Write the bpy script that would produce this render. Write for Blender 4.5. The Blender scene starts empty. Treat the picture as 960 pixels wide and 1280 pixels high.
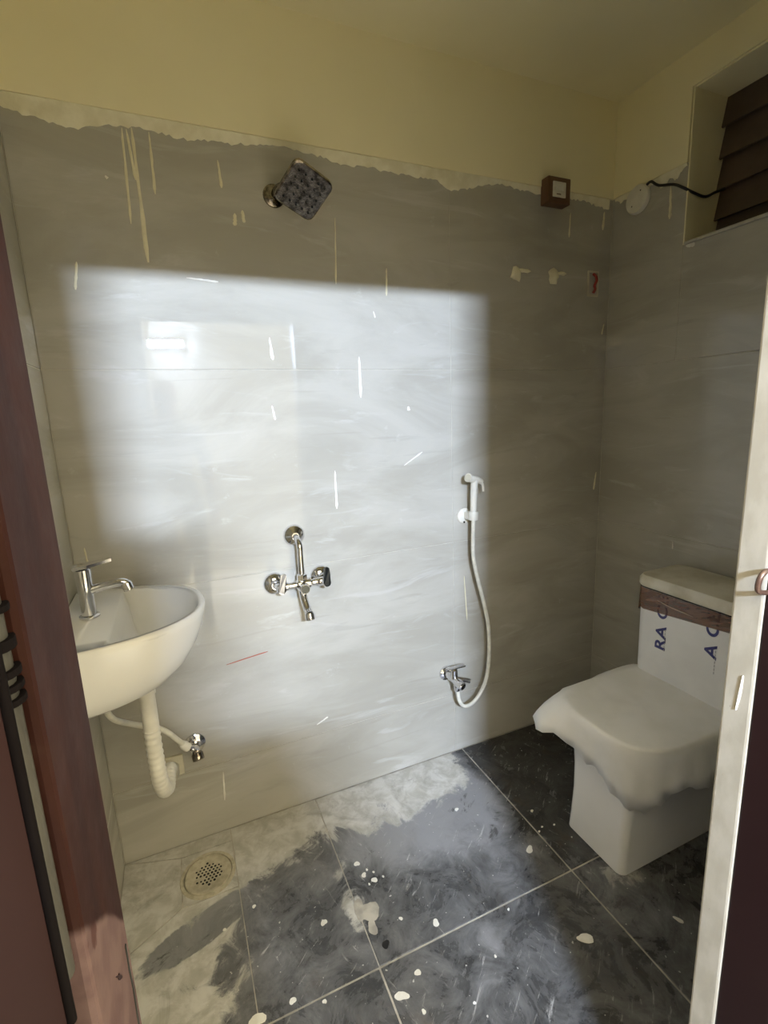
import bpy, bmesh, math, random
from mathutils import Vector, Matrix, Quaternion
random.seed(7)
scene = bpy.context.scene
C = scene.collection
PI = math.pi

# ------------------------------------------------------------------ camera, world, exposure
# room frame: back wall y=0, right wall x=0, left wall x=XL, floor z=0, door wall at y=YD
XL, YD, ZT, ZC = -1.8585, -1.106, 2.0425, 2.353
CAM = Vector((-1.5814, -1.4706, 1.3039))
yaw, pit, rol = 0.3992, 0.1954, -0.0398
fw = Vector((math.sin(yaw)*math.cos(pit), math.cos(yaw)*math.cos(pit), -math.sin(pit)))
rt = Vector((math.cos(yaw), -math.sin(yaw), 0)); up = rt.cross(fw)
r2 = math.cos(rol)*rt + math.sin(rol)*up
u2 = -math.sin(rol)*rt + math.cos(rol)*up
cd = bpy.data.cameras.new('camera'); cam = bpy.data.objects.new('camera', cd); C.objects.link(cam)
cd.sensor_fit = 'HORIZONTAL'; cd.sensor_width = 36; cd.lens = 609.6/960*36
cd.clip_start = 0.01
cam.matrix_world = Matrix(((r2.x, u2.x, -fw.x, CAM.x), (r2.y, u2.y, -fw.y, CAM.y), (r2.z, u2.z, -fw.z, CAM.z), (0, 0, 0, 1)))
scene.camera = cam
w = bpy.data.worlds.new('world'); scene.world = w; w.use_nodes = True
w.node_tree.nodes['Background'].inputs[0].default_value = (1.0, 0.86, 0.56, 1)
w.node_tree.nodes['Background'].inputs[1].default_value = 3.6
scene.view_settings.view_transform = 'Standard'; scene.view_settings.look = 'None'
scene.view_settings.gamma = 1; scene.view_settings.use_curve_mapping = False
scene.view_settings.exposure = 1.0
scene.cycles.max_bounces = 14; scene.cycles.diffuse_bounces = 8
LAMP_STRENGTH = 2100.0
LAMP_COLOR = (0.66, 0.78, 1.0, 1)

# ------------------------------------------------------------------ node helpers
class V:
    """a float socket with arithmetic, for writing masks as formulas"""
    def __init__(s, nt, k): s.nt, s.k = nt, k
    def op(s, o, b=None, c=None):
        n = s.nt.nodes.new('ShaderNodeMath'); n.operation = o
        for i, q in enumerate((s, b, c)):
            if q is None: continue
            if isinstance(q, V): s.nt.links.new(q.k, n.inputs[i])
            else: n.inputs[i].default_value = q
        return V(s.nt, n.outputs[0])
    def __add__(s, b): return s.op('ADD', b)
    def __sub__(s, b): return s.op('SUBTRACT', b)
    def __mul__(s, b): return s.op('MULTIPLY', b)
    def inv(s): return (s*-1.0) + 1.0
    def mx(s, b): return s.op('MAXIMUM', b)
    def ss(s, a, b):
        n = s.nt.nodes.new('ShaderNodeMapRange'); n.interpolation_type = 'SMOOTHSTEP'
        s.nt.links.new(s.k, n.inputs[0]); n.inputs[1].default_value = a; n.inputs[2].default_value = b
        return V(s.nt, n.outputs[0])
class G:
    def __init__(s, name, rough=0.5, metal=0.0, spec=0.5):
        s.m = bpy.data.materials.new(name); s.m.use_nodes = True
        s.nt = s.m.node_tree; s.b = s.nt.nodes['Principled BSDF']
        s.b.inputs['Roughness'].default_value = rough; s.b.inputs['Metallic'].default_value = metal
        s.b.inputs['Specular IOR Level'].default_value = spec
        s.nrm = None
    def pos(s):
        g = s.nt.nodes.new('ShaderNodeNewGeometry'); x = s.nt.nodes.new('ShaderNodeSeparateXYZ')
        s.nt.links.new(g.outputs['Position'], x.inputs[0])
        return [V(s.nt, x.outputs[i]) for i in range(3)]
    def obj(s):
        g = s.nt.nodes.new('ShaderNodeTexCoord'); x = s.nt.nodes.new('ShaderNodeSeparateXYZ')
        s.nt.links.new(g.outputs['Object'], x.inputs[0])
        return [V(s.nt, x.outputs[i]) for i in range(3)]
    def vec(s, x, y, z):
        n = s.nt.nodes.new('ShaderNodeCombineXYZ')
        for i, q in enumerate((x, y, z)):
            if isinstance(q, V): s.nt.links.new(q.k, n.inputs[i])
            else: n.inputs[i].default_value = q
        return n.outputs[0]
    def noise(s, v, scale, detail=4, rough=0.55, dist=0.0):
        n = s.nt.nodes.new('ShaderNodeTexNoise'); s.nt.links.new(v, n.inputs['Vector'])
        n.inputs['Scale'].default_value = scale; n.inputs['Detail'].default_value = detail
        n.inputs['Roughness'].default_value = rough; n.inputs['Distortion'].default_value = dist
        return V(s.nt, n.outputs[0])
    def mix(s, f, a, b):
        n = s.nt.nodes.new('ShaderNodeMix'); n.data_type = 'RGBA'
        if isinstance(f, V): s.nt.links.new(f.k, n.inputs[0])
        else: n.inputs[0].default_value = f
        for i, q in ((6, a), (7, b)):
            if isinstance(q, tuple): n.inputs[i].default_value = (*q[:3], 1)
            else: s.nt.links.new(q, n.inputs[i])
        return n.outputs[2]
    def color(s, c):
        if isinstance(c, tuple): s.b.inputs['Base Color'].default_value = (*c[:3], 1)
        else: s.nt.links.new(c, s.b.inputs['Base Color'])
    def rough(s, v): s.nt.links.new(v.k, s.b.inputs['Roughness'])
    def bump(s, v, strength, dist=0.01):
        n = s.nt.nodes.new('ShaderNodeBump'); n.inputs['Strength'].default_value = strength
        n.inputs['Distance'].default_value = dist
        s.nt.links.new(v.k, n.inputs['Height']); s.nt.links.new(n.outputs[0], s.b.inputs['Normal'])
def simple(name, c1, c2=None, rough=0.5, metal=0.0, scale=12.0, bump=0.0, spec=0.5, rv=0.08):
    g = G(name, rough, metal, spec); x, y, z = g.pos(); v = g.vec(x, y, z)
    n = g.noise(v, scale, 4)
    g.color(g.mix(n.ss(0.35, 0.65), c1, c2 or tuple(q*0.85 for q in c1)))
    n2 = g.noise(v, scale*2.3, 3); g.rough((n2*rv) + (rough - rv/2))
    if bump: g.bump(n2, bump, 0.005)
    return g.m

# ------------------------------------------------------------------ materials
def tile_wall_mat():
    g = G('grey_marble_tile'); x, y, z = g.pos()
    u = x - y
    v = g.vec(u*1.0, z*3.2, x*0.3 + y*0.3)
    a = g.noise(v, 1.7, 6, 0.6, 0.8); b = g.noise(g.vec(u*1.0 + z*0.6, z*5.0, 3.1), 3.0, 5, 0.6, 1.2)
    c = g.mix(a.ss(0.34, 0.68), (0.375, 0.360, 0.310), (0.46, 0.445, 0.395))
    c = g.mix(b.ss(0.56, 0.72)*0.45, c, (0.55, 0.545, 0.52))
    d = g.noise(g.vec(u*0.8 - z*0.5, z*6.5, 7.7), 2.4, 5, 0.62, 1.6)
    c = g.mix(d.ss(0.60, 0.72)*0.22, c, (0.24, 0.23, 0.20))
    f = g.noise(g.vec(u, z, 1.0), 14, 5, 0.7)
    c = g.mix(f.ss(0.62, 0.75)*0.3, c, (0.6, 0.6, 0.58))
    g.color(c); g.rough((f.ss(0.4, 0.75)*0.012) + 0.010)
    return g.m
def floor_mat():
    g = G('charcoal_tile_with_cement_dust'); x, y, z = g.pos()
    p = g.vec(x, y, 0.0)
    n1 = g.noise(p, 5.0, 6, 0.62, 0.6); n2 = g.noise(p, 17.0, 5, 0.65, 0.4); n3 = g.noise(p, 60.0, 3, 0.6)
    back = y.ss(-0.34, -0.06)*(x + (n2*0.10)).ss(-0.74, -0.60).inv()
    left = (x + (y*-0.25)).ss(-1.66, -1.30).inv()
    dx = (x + 1.66)*(1/0.16); dy = (y + 0.30 - ((x + 1.66)*0.35))*(1/0.055)
    stain = ((dx*dx) + (dy*dy)).ss(0.5, 1.3).inv()
    hx = (x + 0.93)*(1/0.30); hy = (y + 0.25)*(1/0.17)
    haze = ((hx*hx) + (hy*hy)).ss(0.2, 1.6).inv()
    px = (x + 0.36)*(1/0.30); py = (y + 0.556)*(1/0.19)
    foot = ((px*px) + (py*py)).ss(0.7, 1.6).inv()
    dark = x.ss(-0.72, -0.62)*y.ss(-0.62, -0.5)
    n4 = g.noise(p, 9.0, 9, 0.72, 1.0)
    jx = (x + 1.262)*(1/0.045); jy = (y + 0.40)*(1/0.13)
    joint = ((jx*jx) + (jy*jy)).ss(0.0, 1.8).inv()
    dark = dark*(1.0)
    e = (n1*0.55) + (n4*0.75) + (back*0.46) + (left*0.46) + (foot*0.16) + (joint*0.26) - (stain*0.34) - (dark*0.16)
    dust = e.ss(0.87, 0.97)
    film = ((n1*0.6) + (n4*0.7) + (haze*0.28) + (left*0.25) + (back*0.25) - (dark*0.34)).ss(0.50, 1.02)
    base = g.mix(n4.ss(0.35, 0.65), (0.034, 0.034, 0.034), (0.070, 0.070, 0.069))
    br = g.noise(g.vec(x, y, 5.0), 4.0, 8, 0.7, 0.8)
    base = g.mix(br.ss(0.54, 0.72)*0.55, base, (0.10, 0.070, 0.045))
    c = g.mix(film*0.78, base, (0.30, 0.30, 0.305))
    scr = g.noise(g.vec((x + y*0.9), (y - x*0.8)*7.0, 2.0), 9.0, 6, 0.75, 0.6).ss(0.58, 0.68)
    scr2 = g.noise(g.vec((x*0.3 - y)*1.0, (x + y*0.3)*6.0, 9.0), 10.0, 6, 0.75, 0.6).ss(0.60, 0.70)
    blot = g.noise(g.vec(x, y, 8.0), 6.0, 4, 0.6)
    c = g.mix(scr*blot.ss(0.42, 0.58)*0.65, c, (0.50, 0.49, 0.47))
    c = g.mix(scr2*blot.ss(0.42, 0.58).inv()*0.6, c, (0.48, 0.47, 0.45))
    drk = g.noise(g.vec(x*0.9 + y*0.5, y*1.6 - x*0.7, 12.0), 7.0, 6, 0.7, 0.5).ss(0.60, 0.68)
    c = g.mix(drk*0.75, c, (0.035, 0.033, 0.030))
    dc = g.mix(n2.ss(0.35, 0.65), (0.44, 0.425, 0.37), (0.62, 0.61, 0.565))
    dc = g.mix(n4.ss(0.50, 0.68)*0.45, dc, (0.24, 0.225, 0.19))
    c = g.mix(dust*0.9, c, dc)
    sp = g.noise(p, 85.0, 2, 0.5).ss(0.72, 0.75)
    c = g.mix(sp*0.8, c, (0.62, 0.61, 0.57))
    g.color(c)
    g.rough((dust*0.45) + (film*0.2) + (n2*0.15) + 0.18)
    g.bump((dust*0.6) + (n4*0.5) + (n2*0.3), 0.35, 0.004)
    return g.m
def jamb_mat():
    g = G('maroon_painted_wood', 0.45); x, y, z = g.pos()
    v = g.vec(x*9.0, y*9.0, z*1.3)
    n = g.noise(v, 3.0, 5, 0.6); m = g.noise(g.vec(x, y, z), 30.0, 4, 0.6); q = g.noise(g.vec(x, y*1.5, z), 9.0, 4)
    c = g.mix(n.ss(0.35, 0.65), (0.014, 0.0036, 0.0024), (0.025, 0.0075, 0.0045))
    c = g.mix(m.ss(0.58, 0.75)*0.5, c, (0.030, 0.014, 0.010))
    # worn, unpainted pinkish filler on the lower part of the hinge jamb
    lo = (z + (y + 1.16)*1.03 + (q - 0.5)*0.03).ss(0.988, 0.996).inv()*x.ss(-1.60, -1.59).inv()
    fc = g.mix(m.ss(0.4, 0.6), (0.085, 0.052, 0.053), (0.11, 0.072, 0.070))
    fc = g.mix(g.noise(g.vec(x, y, z*0.8), 24.0, 4, 0.6).ss(0.66, 0.70)*0.9, fc, (0.05, 0.022, 0.020))
    c = g.mix(lo, c, fc)
    g.color(c); g.rough((m*0.2) + 0.5); g.bump(m, 0.15, 0.003); g.b.inputs['Specular IOR Level'].default_value = 0.12
    return g.m
def white_jamb_mat():
    g = G('white_primer_on_jamb', 0.4); x, y, z = g.pos(); v = g.vec(x, y, z)
    n = g.noise(g.vec(x, y*3.0, z*1.5), 14.0, 4); s = g.noise(g.vec(x, y*6.0, z*2.0), 22.0, 5, 0.7)
    c = g.mix(n.ss(0.35, 0.65), (0.36, 0.335, 0.275), (0.42, 0.395, 0.335))
    c = g.mix(s.ss(0.66, 0.72)*0.55, c, (0.16, 0.14, 0.11))
    g.color(c); g.bump(n, 0.2, 0.003); return g.m
def paint_mat():
    g = G('yellow_wall_paint', 0.75); x, y, z = g.pos(); v = g.vec(x, y, z)
    n = g.noise(v, 2.2, 3); m = g.noise(v, 45.0, 4)
    g.color(g.mix(n.ss(0.3, 0.7), (0.80, 0.74, 0.49), (0.84, 0.78, 0.53)))
    g.bump(m, 0.12, 0.003); return g.m
def print_free_white(name, c, rough, bumpy=0.0, scale=10):
    return simple(name, c, tuple(q*0.94 for q in c), rough, 0, scale, bumpy)
M = {}
M['tile'] = tile_wall_mat(); M['floor'] = floor_mat(); M['jamb'] = jamb_mat(); M['jambw'] = white_jamb_mat()
M['paint'] = paint_mat()
M['grout'] = simple('pale_wall_grout', (0.52, 0.50, 0.43), (0.42, 0.40, 0.34), 0.8, 0, 20, 0.2)
M['fgrout'] = simple('cement_floor_grout', (0.50, 0.47, 0.40), (0.32, 0.30, 0.26), 0.9, 0, 18, 0.3)
M['putty'] = simple('yellowed_putty', (0.80, 0.77, 0.60), (0.68, 0.64, 0.46), 0.8, 0, 16, 0.5)
M['splash'] = simple('white_paint_splash', (0.80, 0.79, 0.73), (0.70, 0.68, 0.61), 0.45, 0, 30)
M['drip'] = simple('cream_paint_drip', (0.74, 0.70, 0.52), (0.66, 0.62, 0.44), 0.5, 0, 20)
M['plaster'] = simple('grey_plaster', (0.5, 0.48, 0.44), None, 0.85, 0, 8, 0.3)
M['outwall'] = simple('white_outer_wall', (0.46, 0.45, 0.42), None, 0.8, 0, 3, 0.1)
M['outfloor'] = simple('beige_outer_floor', (0.74, 0.70, 0.60), None, 0.4, 0, 3)
M['chrome'] = simple('polished_chrome', (0.78, 0.78, 0.80), (0.72, 0.72, 0.74), 0.09, 1.0, 20, 0, 0.5, 0.05)
M['dchrome'] = simple('mottled_reflection_chrome', (0.34, 0.30, 0.25), (0.10, 0.085, 0.07), 0.18, 1.0, 60, 0.2)  # dark mottling puts the room's reflections into the chrome colour
M['darkcap'] = simple('dark_knob_face', (0.06, 0.065, 0.065), None, 0.12, 0.8, 20)
M['ceramic'] = simple('white_glazed_ceramic', (0.73, 0.73, 0.71), (0.70, 0.70, 0.68), 0.16, 0, 3)
M['tceramic'] = simple('white_toilet_ceramic', (0.86, 0.86, 0.87), (0.82, 0.82, 0.82), 0.25, 0, 4)
M['foam'] = simple('white_packing_foam', (0.86, 0.86, 0.86), (0.81, 0.81, 0.80), 0.7, 0, 9, 0.25)
M['film'] = simple('milky_packing_film', (0.86, 0.87, 0.90), (0.81, 0.82, 0.85), 0.3, 0, 9, 0.15)
M['lid'] = simple('dusty_cistern_lid', (0.74, 0.71, 0.62), (0.55, 0.51, 0.40), 0.4, 0, 9, 0.1)
M['pvc'] = simple('white_plastic', (0.78, 0.76, 0.68), None, 0.32, 0, 12)
M['pvch'] = simple('cream_plastic_hose', (0.76, 0.74, 0.64), None, 0.35, 0, 40)
M['pvcg'] = simple('greyed_plastic', (0.62, 0.59, 0.47), None, 0.4, 0, 14)
M['ink'] = simple('navy_print', (0.030, 0.035, 0.17), (0.045, 0.05, 0.22), 0.4, 0, 60)
M['inkpale'] = simple('pale_print', (0.50, 0.50, 0.56), None, 0.4, 0, 60)
M['brown'] = simple('brown_plastic_box', (0.115, 0.055, 0.026), None, 0.4, 0, 20)
M['wire'] = simple('black_wire', (0.018, 0.017, 0.016), None, 0.5, 0, 20)
M['red'] = simple('red_wire', (0.35, 0.035, 0.025), None, 0.45, 0, 40)
M['redmark'] = simple('red_crayon_mark', (0.42, 0.09, 0.05), None, 0.7, 0, 40)
M['slat'] = simple('dark_brown_board', (0.115, 0.080, 0.058), (0.075, 0.055, 0.042), 0.6, 0, 6, 0.2)
M['hole'] = simple('hole_and_shade_black', (0.012, 0.012, 0.012), None, 0.9, 0, 20)
M['steel'] = simple('grey_painted_steel', (0.050, 0.049, 0.044), (0.036, 0.035, 0.032), 0.45, 0.0, 10, 0, 0.2)
M['bracket'] = simple('hinge_iron_and_shade_black', (0.004, 0.003, 0.0035), None, 0.8, 0.0, 30, 0, 0.05)
M['leaf'] = simple('maroon_door_paint', (0.018, 0.0072, 0.0076), (0.014, 0.005, 0.0056), 0.5, 0, 3, 0, 0.2)
M['brass'] = simple('painted_latch_ring', (0.085, 0.045, 0.032), (0.16, 0.11, 0.08), 0.3, 0.3, 60)
M['switch'] = simple('white_switch_insert', (0.72, 0.69, 0.60), None, 0.35, 0, 30)
M['cast'] = simple('cement_crusted_grating', (0.52, 0.48, 0.36), (0.42, 0.38, 0.28), 0.7, 0, 60, 0.4)
M['lampbody'] = simple('white_lamp_body', (0.8, 0.8, 0.8), None, 0.4, 0, 10)
def tape_mat():
    g = G('brown_packing_tape', 0.18); x, y, z = g.pos(); n = g.noise(g.vec(x, y*0.8, z*5.0 + y*1.4), 14.0, 5)
    g.color(g.mix(n.ss(0.35, 0.65), (0.12, 0.052, 0.028), (0.23, 0.125, 0.085))); g.bump(n, 0.5, 0.006)
    g.b.inputs['Alpha'].default_value = 0.80
    return g.m
M['tape'] = tape_mat(); M['tapeshine'] = simple('tape_highlight', (0.50, 0.42, 0.36), None, 0.2, 0, 20)
def glow_mat():
    g = G('lamp_diffuser'); g.color((0.9, 0.9, 0.9))
    g.b.inputs['Emission Color'].default_value = LAMP_COLOR; g.b.inputs['Emission Strength'].default_value = LAMP_STRENGTH
    return g.m
M['glow'] = glow_mat()

# ------------------------------------------------------------------ mesh helpers
def B(): return bmesh.new()
def wloc(o):
    v = Vector((0, 0, 0))
    while o: v += o.location; o = o.parent
    return v
def obj(name, bm, mat, parent=None, origin=None, smooth=False):
    """links bm as one mesh object; vertices are given in room coordinates"""
    bmesh.ops.recalc_face_normals(bm, faces=bm.faces)
    off = wloc(parent) if parent else Vector((0, 0, 0))
    org = Vector(origin) if origin else off
    bmesh.ops.translate(bm, verts=bm.verts, vec=-org)
    me = bpy.data.meshes.new(name); bm.to_mesh(me); bm.free()
    if smooth:
        for p in me.polygons: p.use_smooth = True
        if smooth != 'all': 
            try: me.set_sharp_from_angle(angle=math.radians(40))
            except Exception: pass
    me.materials.append(M[mat])
    o = bpy.data.objects.new(name, me); C.objects.link(o)
    if parent: o.parent = parent
    o.location = org - off
    return o
def tag(o, label, cat, group=None):
    o['label'] = label; o['category'] = cat
    if group: o['group'] = group
    return o
def thing(name, label, cat, loc):
    o = bpy.data.objects.new(name, None); o.empty_display_size = 0.05; C.objects.link(o); o.location = loc
    return tag(o, label, cat)
def struct(o, label=None, cat=None):
    o['kind'] = 'structure'
    if label: tag(o, label, cat)
    return o
def box(bm, x0, x1, y0, y1, z0, z1, bev=0.0, seg=2):
    vs = [bm.verts.new((x, y, z)) for z in (z0, z1) for y in (y0, y1) for x in (x0, x1)]
    fs = [bm.faces.new([vs[i] for i in q]) for q in ((0, 2, 3, 1), (4, 5, 7, 6), (0, 1, 5, 4), (2, 6, 7, 3), (0, 4, 6, 2), (1, 3, 7, 5))]
    if bev:
        es = list({e for f in fs for e in f.edges})
        bmesh.ops.bevel(bm, geom=es, offset=bev, segments=seg, profile=0.6, affect='EDGES')
    return vs
def prism(bm, pts, d):
    """closed polygon pts (3-D) extruded by vector d"""
    d = Vector(d); a = [bm.verts.new(p) for p in pts]; b = [bm.verts.new(Vector(p) + d) for p in pts]; n = len(a)
    bm.faces.new(a[::-1]); bm.faces.new(b)
    for i in range(n): bm.faces.new((a[i], a[(i+1) % n], b[(i+1) % n], b[i]))
def rings(bm, loops, cap0=True, cap1=True, closed=True):
    L = [[bm.verts.new(p) for p in l] for l in loops]; n = len(L[0])
    for a, b in zip(L, L[1:]):
        for i in range(n if closed else n-1):
            bm.faces.new((a[i], a[(i+1) % n], b[(i+1) % n], b[i]))
    if cap0: bm.faces.new(L[0][::-1])
    if cap1: bm.faces.new(L[-1])
    return L
def frame(ax):
    ax = Vector(ax).normalized(); t = Vector((0, 0, 1)) if abs(ax.z) < 0.9 else Vector((1, 0, 0))
    a = ax.cross(t).normalized(); return ax, a, ax.cross(a)
def lathe(bm, o, ax, prof, n=24):
    """prof: (radius, height along ax)"""
    o = Vector(o); ax, a, b = frame(ax)
    rings(bm, [[o + ax*h + (a*math.cos(t) + b*math.sin(t))*max(r, 1e-4) for t in [2*PI*i/n for i in range(n)]] for r, h in prof])
def smoothpath(pts, k=8):
    P = [Vector(p) for p in pts]; out = []
    for i in range(len(P)-1):
        p0 = P[max(i-1, 0)]; p1 = P[i]; p2 = P[i+1]; p3 = P[min(i+2, len(P)-1)]
        for j in range(k):
            t = j/k
            out.append(0.5*((2*p1) + (p2-p0)*t + (2*p0-5*p1+4*p2-p3)*t*t + (3*p1-p0-3*p2+p3)*t**3))
    out.append(P[-1]); return out
def tube(bm, pts, r, n=12, k=8, rf=None):
    P = smoothpath(pts, k) if k else [Vector(p) for p in pts]
    T = [(P[min(i+1, len(P)-1)] - P[max(i-1, 0)]).normalized() for i in range(len(P))]
    _, a, _ = frame(T[0]); loops = []
    for i, p in enumerate(P):
        if i: a = (T[i-1].rotation_difference(T[i]) @ a)
        a = (a - T[i]*a.dot(T[i])).normalized(); b = T[i].cross(a); rr = rf(i/(len(P)-1))*r if rf else r
        loops.append([p + (a*math.cos(t) + b*math.sin(t))*rr for t in [2*PI*j/n for j in range(n)]])
    rings(bm, loops)
def rrect(cx, cy, hx, hy, r, z, seg=5, front=None):
    """rounded rectangle loop in plan"""
    pts = []
    for sx, sy, a0 in ((1, 1, 0), (-1, 1, 90), (-1, -1, 180), (1, -1, 270)):
        for i in range(seg+1):
            a = math.radians(a0 + 90*i/seg)
            rr = r if (front is None or sx > 0) else front
            rr = min(rr, hx*0.999, hy*0.999)
            pts.append((cx + sx*(hx-rr) + rr*math.cos(a), cy + sy*(hy-rr) + rr*math.sin(a), z))
    return pts
cache = {}
def tilebox(name, size, loc, mat, parent, bev=0.0012):
    """a tile: alike sizes share one mesh"""
    key = (mat,) + tuple(round(s, 3) for s in size)
    if key not in cache:
        bm = B(); sx, sy, sz = (s/2 for s in size); box(bm, -sx, sx, -sy, sy, -sz, sz, bev, 1)
        bmesh.ops.recalc_face_normals(bm, faces=bm.faces)
        me = bpy.data.meshes.new(name); bm.to_mesh(me); bm.free(); me.materials.append(M[mat]); cache[key] = me
    o = bpy.data.objects.new(name, cache[key]); C.objects.link(o); o.parent = parent; o.location = Vector(loc) - wloc(parent)
    return o

# ------------------------------------------------------------------ floor
bm = B(); box(bm, XL-0.12, 0.16, YD-0.30, 0.12, -0.06, -0.0025)
floor = struct(obj('floor', bm, 'fgrout'))
gx = [XL, -1.266, -0.666, -0.066, 0.0]; gy = [0.0, -0.583, -1.183]; h = 0.0025
for i in range(4):
    for j in range(2):
        if i == 0 and j == 0: continue
        x0, x1, y1, y0 = gx[i]+h, gx[i+1]-h, gy[j]-h, gy[j+1]+h
        if j == 1: y0 = YD - 0.10
        tilebox('floor_tile', (x1-x0, y1-y0, 0.012), ((x0+x1)/2, (y0+y1)/2, -0.006), 'floor', floor)
def floorpoly(pts, drop=0.0):
    bm = B(); c = sum((Vector((p[0], p[1], 0)) for p in pts), Vector())/len(pts); q = []
    for p in pts:
        d = Vector((p[0], p[1], 0)) - c; q.append(c + d*(1 - 0.0025/d.length) + Vector((0, 0, (p[2] if len(p) > 2 else 0))))
    prism(bm, [(v.x, v.y, v.z-0.012) for v in q], (0, 0, 0.012)); return obj('floor_tile', bm, 'floor', floor)
dz = -0.0015
floorpoly([(-1.55, 0), (-1.266, 0), (-1.266, -0.583), (-1.55, -0.583)])
floorpoly([(XL, 0), (-1.55, 0), (-1.55, -0.05), (-1.70, -0.05)])
floorpoly([(XL, 0), (-1.70, -0.05), (-1.70, -0.22), (XL, -0.31)])
floorpoly([(XL, -0.31), (-1.70, -0.22), (-1.55, -0.22), (-1.55, -0.583), (XL, -0.583)])
floorpoly([(-1.70, -0.05), (-1.55, -0.05), (-1.55, -0.22), (-1.70, -0.22)])
# dried paint and cement spots
def splat(x, y, r, el=1.0, ang=0.0, mat='splash'):
    bm = B(); pts = []
    n = 18; ph = random.uniform(0, 6)
    for i in range(n):
        a = 2*PI*i/n; rr = r*0.78*(1 + 0.16*math.sin(2*a+ph) + 0.10*math.sin(3*a+2*ph) + random.uniform(-0.06, 0.06))
        px, py = rr*el*math.cos(a), rr*math.sin(a)
        pts.append((x + px*math.cos(ang) - py*math.sin(ang), y + px*math.sin(ang) + py*math.cos(ang), 0.0))
    prism(bm, pts, (0, 0, 0.0012 + 0.0006*random.random())); return obj('paint_spot', bm, mat, floor)
for a in [(-1.22, -0.299, .010), (-1.214, -0.342, .009), (-1.192, -0.369, .010), (-1.092, -0.549, .011), (-1.358, -0.423, .010),
          (-1.473, -0.563, .009), (-1.407, -0.595, .006), (-1.188, -0.632, .009), (-0.772, -0.741, .013, 2.2, -0.6), (-0.730, -0.479, .011, 1.6, .4),
          (-0.627, -0.366, .006), (-0.847, -0.253, .008), (-1.553, -0.566, .017, 1.3), (-1.211, -0.707, .006), (-0.524, -0.807, .007, 2.0, -1.0),
          (-1.243, -0.659, .012, 1.6, -.5), (-1.17, -0.50, .006), (-0.66, -0.44, .004), (-0.64, -0.43, .004), (-0.60, -0.44, .004),
          (-1.52, -0.30, .006), (-1.60, -0.33, .005), (-1.20, -0.33, .004), (-1.185, -0.345, .004), (-1.165, -0.37, .004), (-1.21, -0.375, .004),
          (-1.00, -0.68, .004), (-0.90, -0.60, .004), (-1.1, -0.74, .004)]:
    splat(*a)
for a in [(-1.238, -0.448, .030, 1.3, .9), (-1.246, -0.490, .016, 1.5, 1.4), (-1.262, -0.43, .018, 2.0, 1.5)]: splat(*a, mat='fgrout')
splat(-1.232, -0.542, .012, 1, 0, 'hole').name = 'bolt_hole'

# ------------------------------------------------------------------ back wall
bm = B(); box(bm, XL-0.12, 0.14, 0.0015, 0.12, 0, ZC)
wb = struct(obj('wall_back', bm, 'grout'))
bm = B(); box(bm, XL, 0.0, -0.006, 0.002, ZT+0.002, ZC); obj('upper_plaster', bm, 'paint', wb)
zr = [0.0, 0.246, 0.846, 1.446, ZT]; xr = [XL, -0.696, 0.0]; g2 = 0.0011
for k in range(4):
    for i in range(2):
        x0, x1, z0, z1 = xr[i]+g2, xr[i+1]-g2, zr[k]+g2, zr[k+1]-g2
        tilebox('wall_tile', (x1-x0, 0.008, z1-z0), ((x0+x1)/2, 0.004, (z0+z1)/2), 'tile', wb, 0.0008)
def ragged_band(p0, p1, ztop, depth, n, nrm, parent, name='putty_band', mat='putty', seed=1, wmax=1.0, gap=0.0):
    """uneven strip of putty smeared over the tile edge, thickest at its top"""
    rnd = random.Random(seed); p0 = Vector(p0); p1 = Vector(p1); nrm = Vector(nrm)
    vals = [rnd.random() for _ in range(n//9+3)]
    bm = B(); A = []
    for i in range(n+1):
        t = i/n; q = t*(len(vals)-2); j = int(q); f = q-j; f = f*f*(3-2*f)
        wv = vals[j]*(1-f) + vals[min(j+1, len(vals)-1)]*f
        e2 = 0.5+0.5*math.sin(t*9.0+seed)*math.sin(t*23.0+2*seed); d = depth*(0.18 + 0.45*wv*wmax*e2 + 0.35*e2) + rnd.uniform(-0.004, 0.004)
        th = 0.002 + 0.0045*wv + rnd.uniform(0, 0.001)
        p = p0.lerp(p1, t)
        A.append([p + Vector((0, 0, ztop)), p + nrm*th + Vector((0, 0, ztop)), p + nrm*(th*0.8) + Vector((0, 0, ztop-d*0.6)), p + nrm*0.0012 + Vector((0, 0, ztop-d)), p + Vector((0, 0, ztop-d))])
    rings(bm, A); return obj(name, bm, mat, parent, smooth=True)
ragged_band((XL+0.005, 0.0, 0), (-0.02, 0.0, 0), ZT+0.001, 0.060, 220, (0, -1, 0), wb, seed=11)
def streak(a, b, wd, mat, parent, plane='y', taper=0.6):
    """a run of paint: thin raised ridge from a to b (x,z on the back wall / y,z on the right wall)"""
    a = Vector((a[0], a[1])); b = Vector((b[0], b[1])); d = b-a; n = Vector((-d.y, d.x)).normalized(); k = 9; lo = []
    rnd = random.Random(int(a.x*1000+b.y*777))
    for i in range(k+1):
        t = i/k; ww = wd*(taper + (1-taper)*t)*rnd.uniform(0.75, 1.15)*(0.35 if i in (0, k) else 1); p = a + d*t + n*rnd.uniform(-.1, .1)*wd
        L = [p - n*ww, p - n*ww*0.5, p + n*ww*0.5, p + n*ww]; hs = (0.0, 0.0016, 0.0016, 0.0)
        lo.append([((q.x, -hh, q.y) if plane == 'y' else (-hh, q.x, q.y)) for q, hh in zip(L, hs)])
    bm = B(); rings(bm, lo); return obj('paint_drip', bm, mat, parent)
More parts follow.
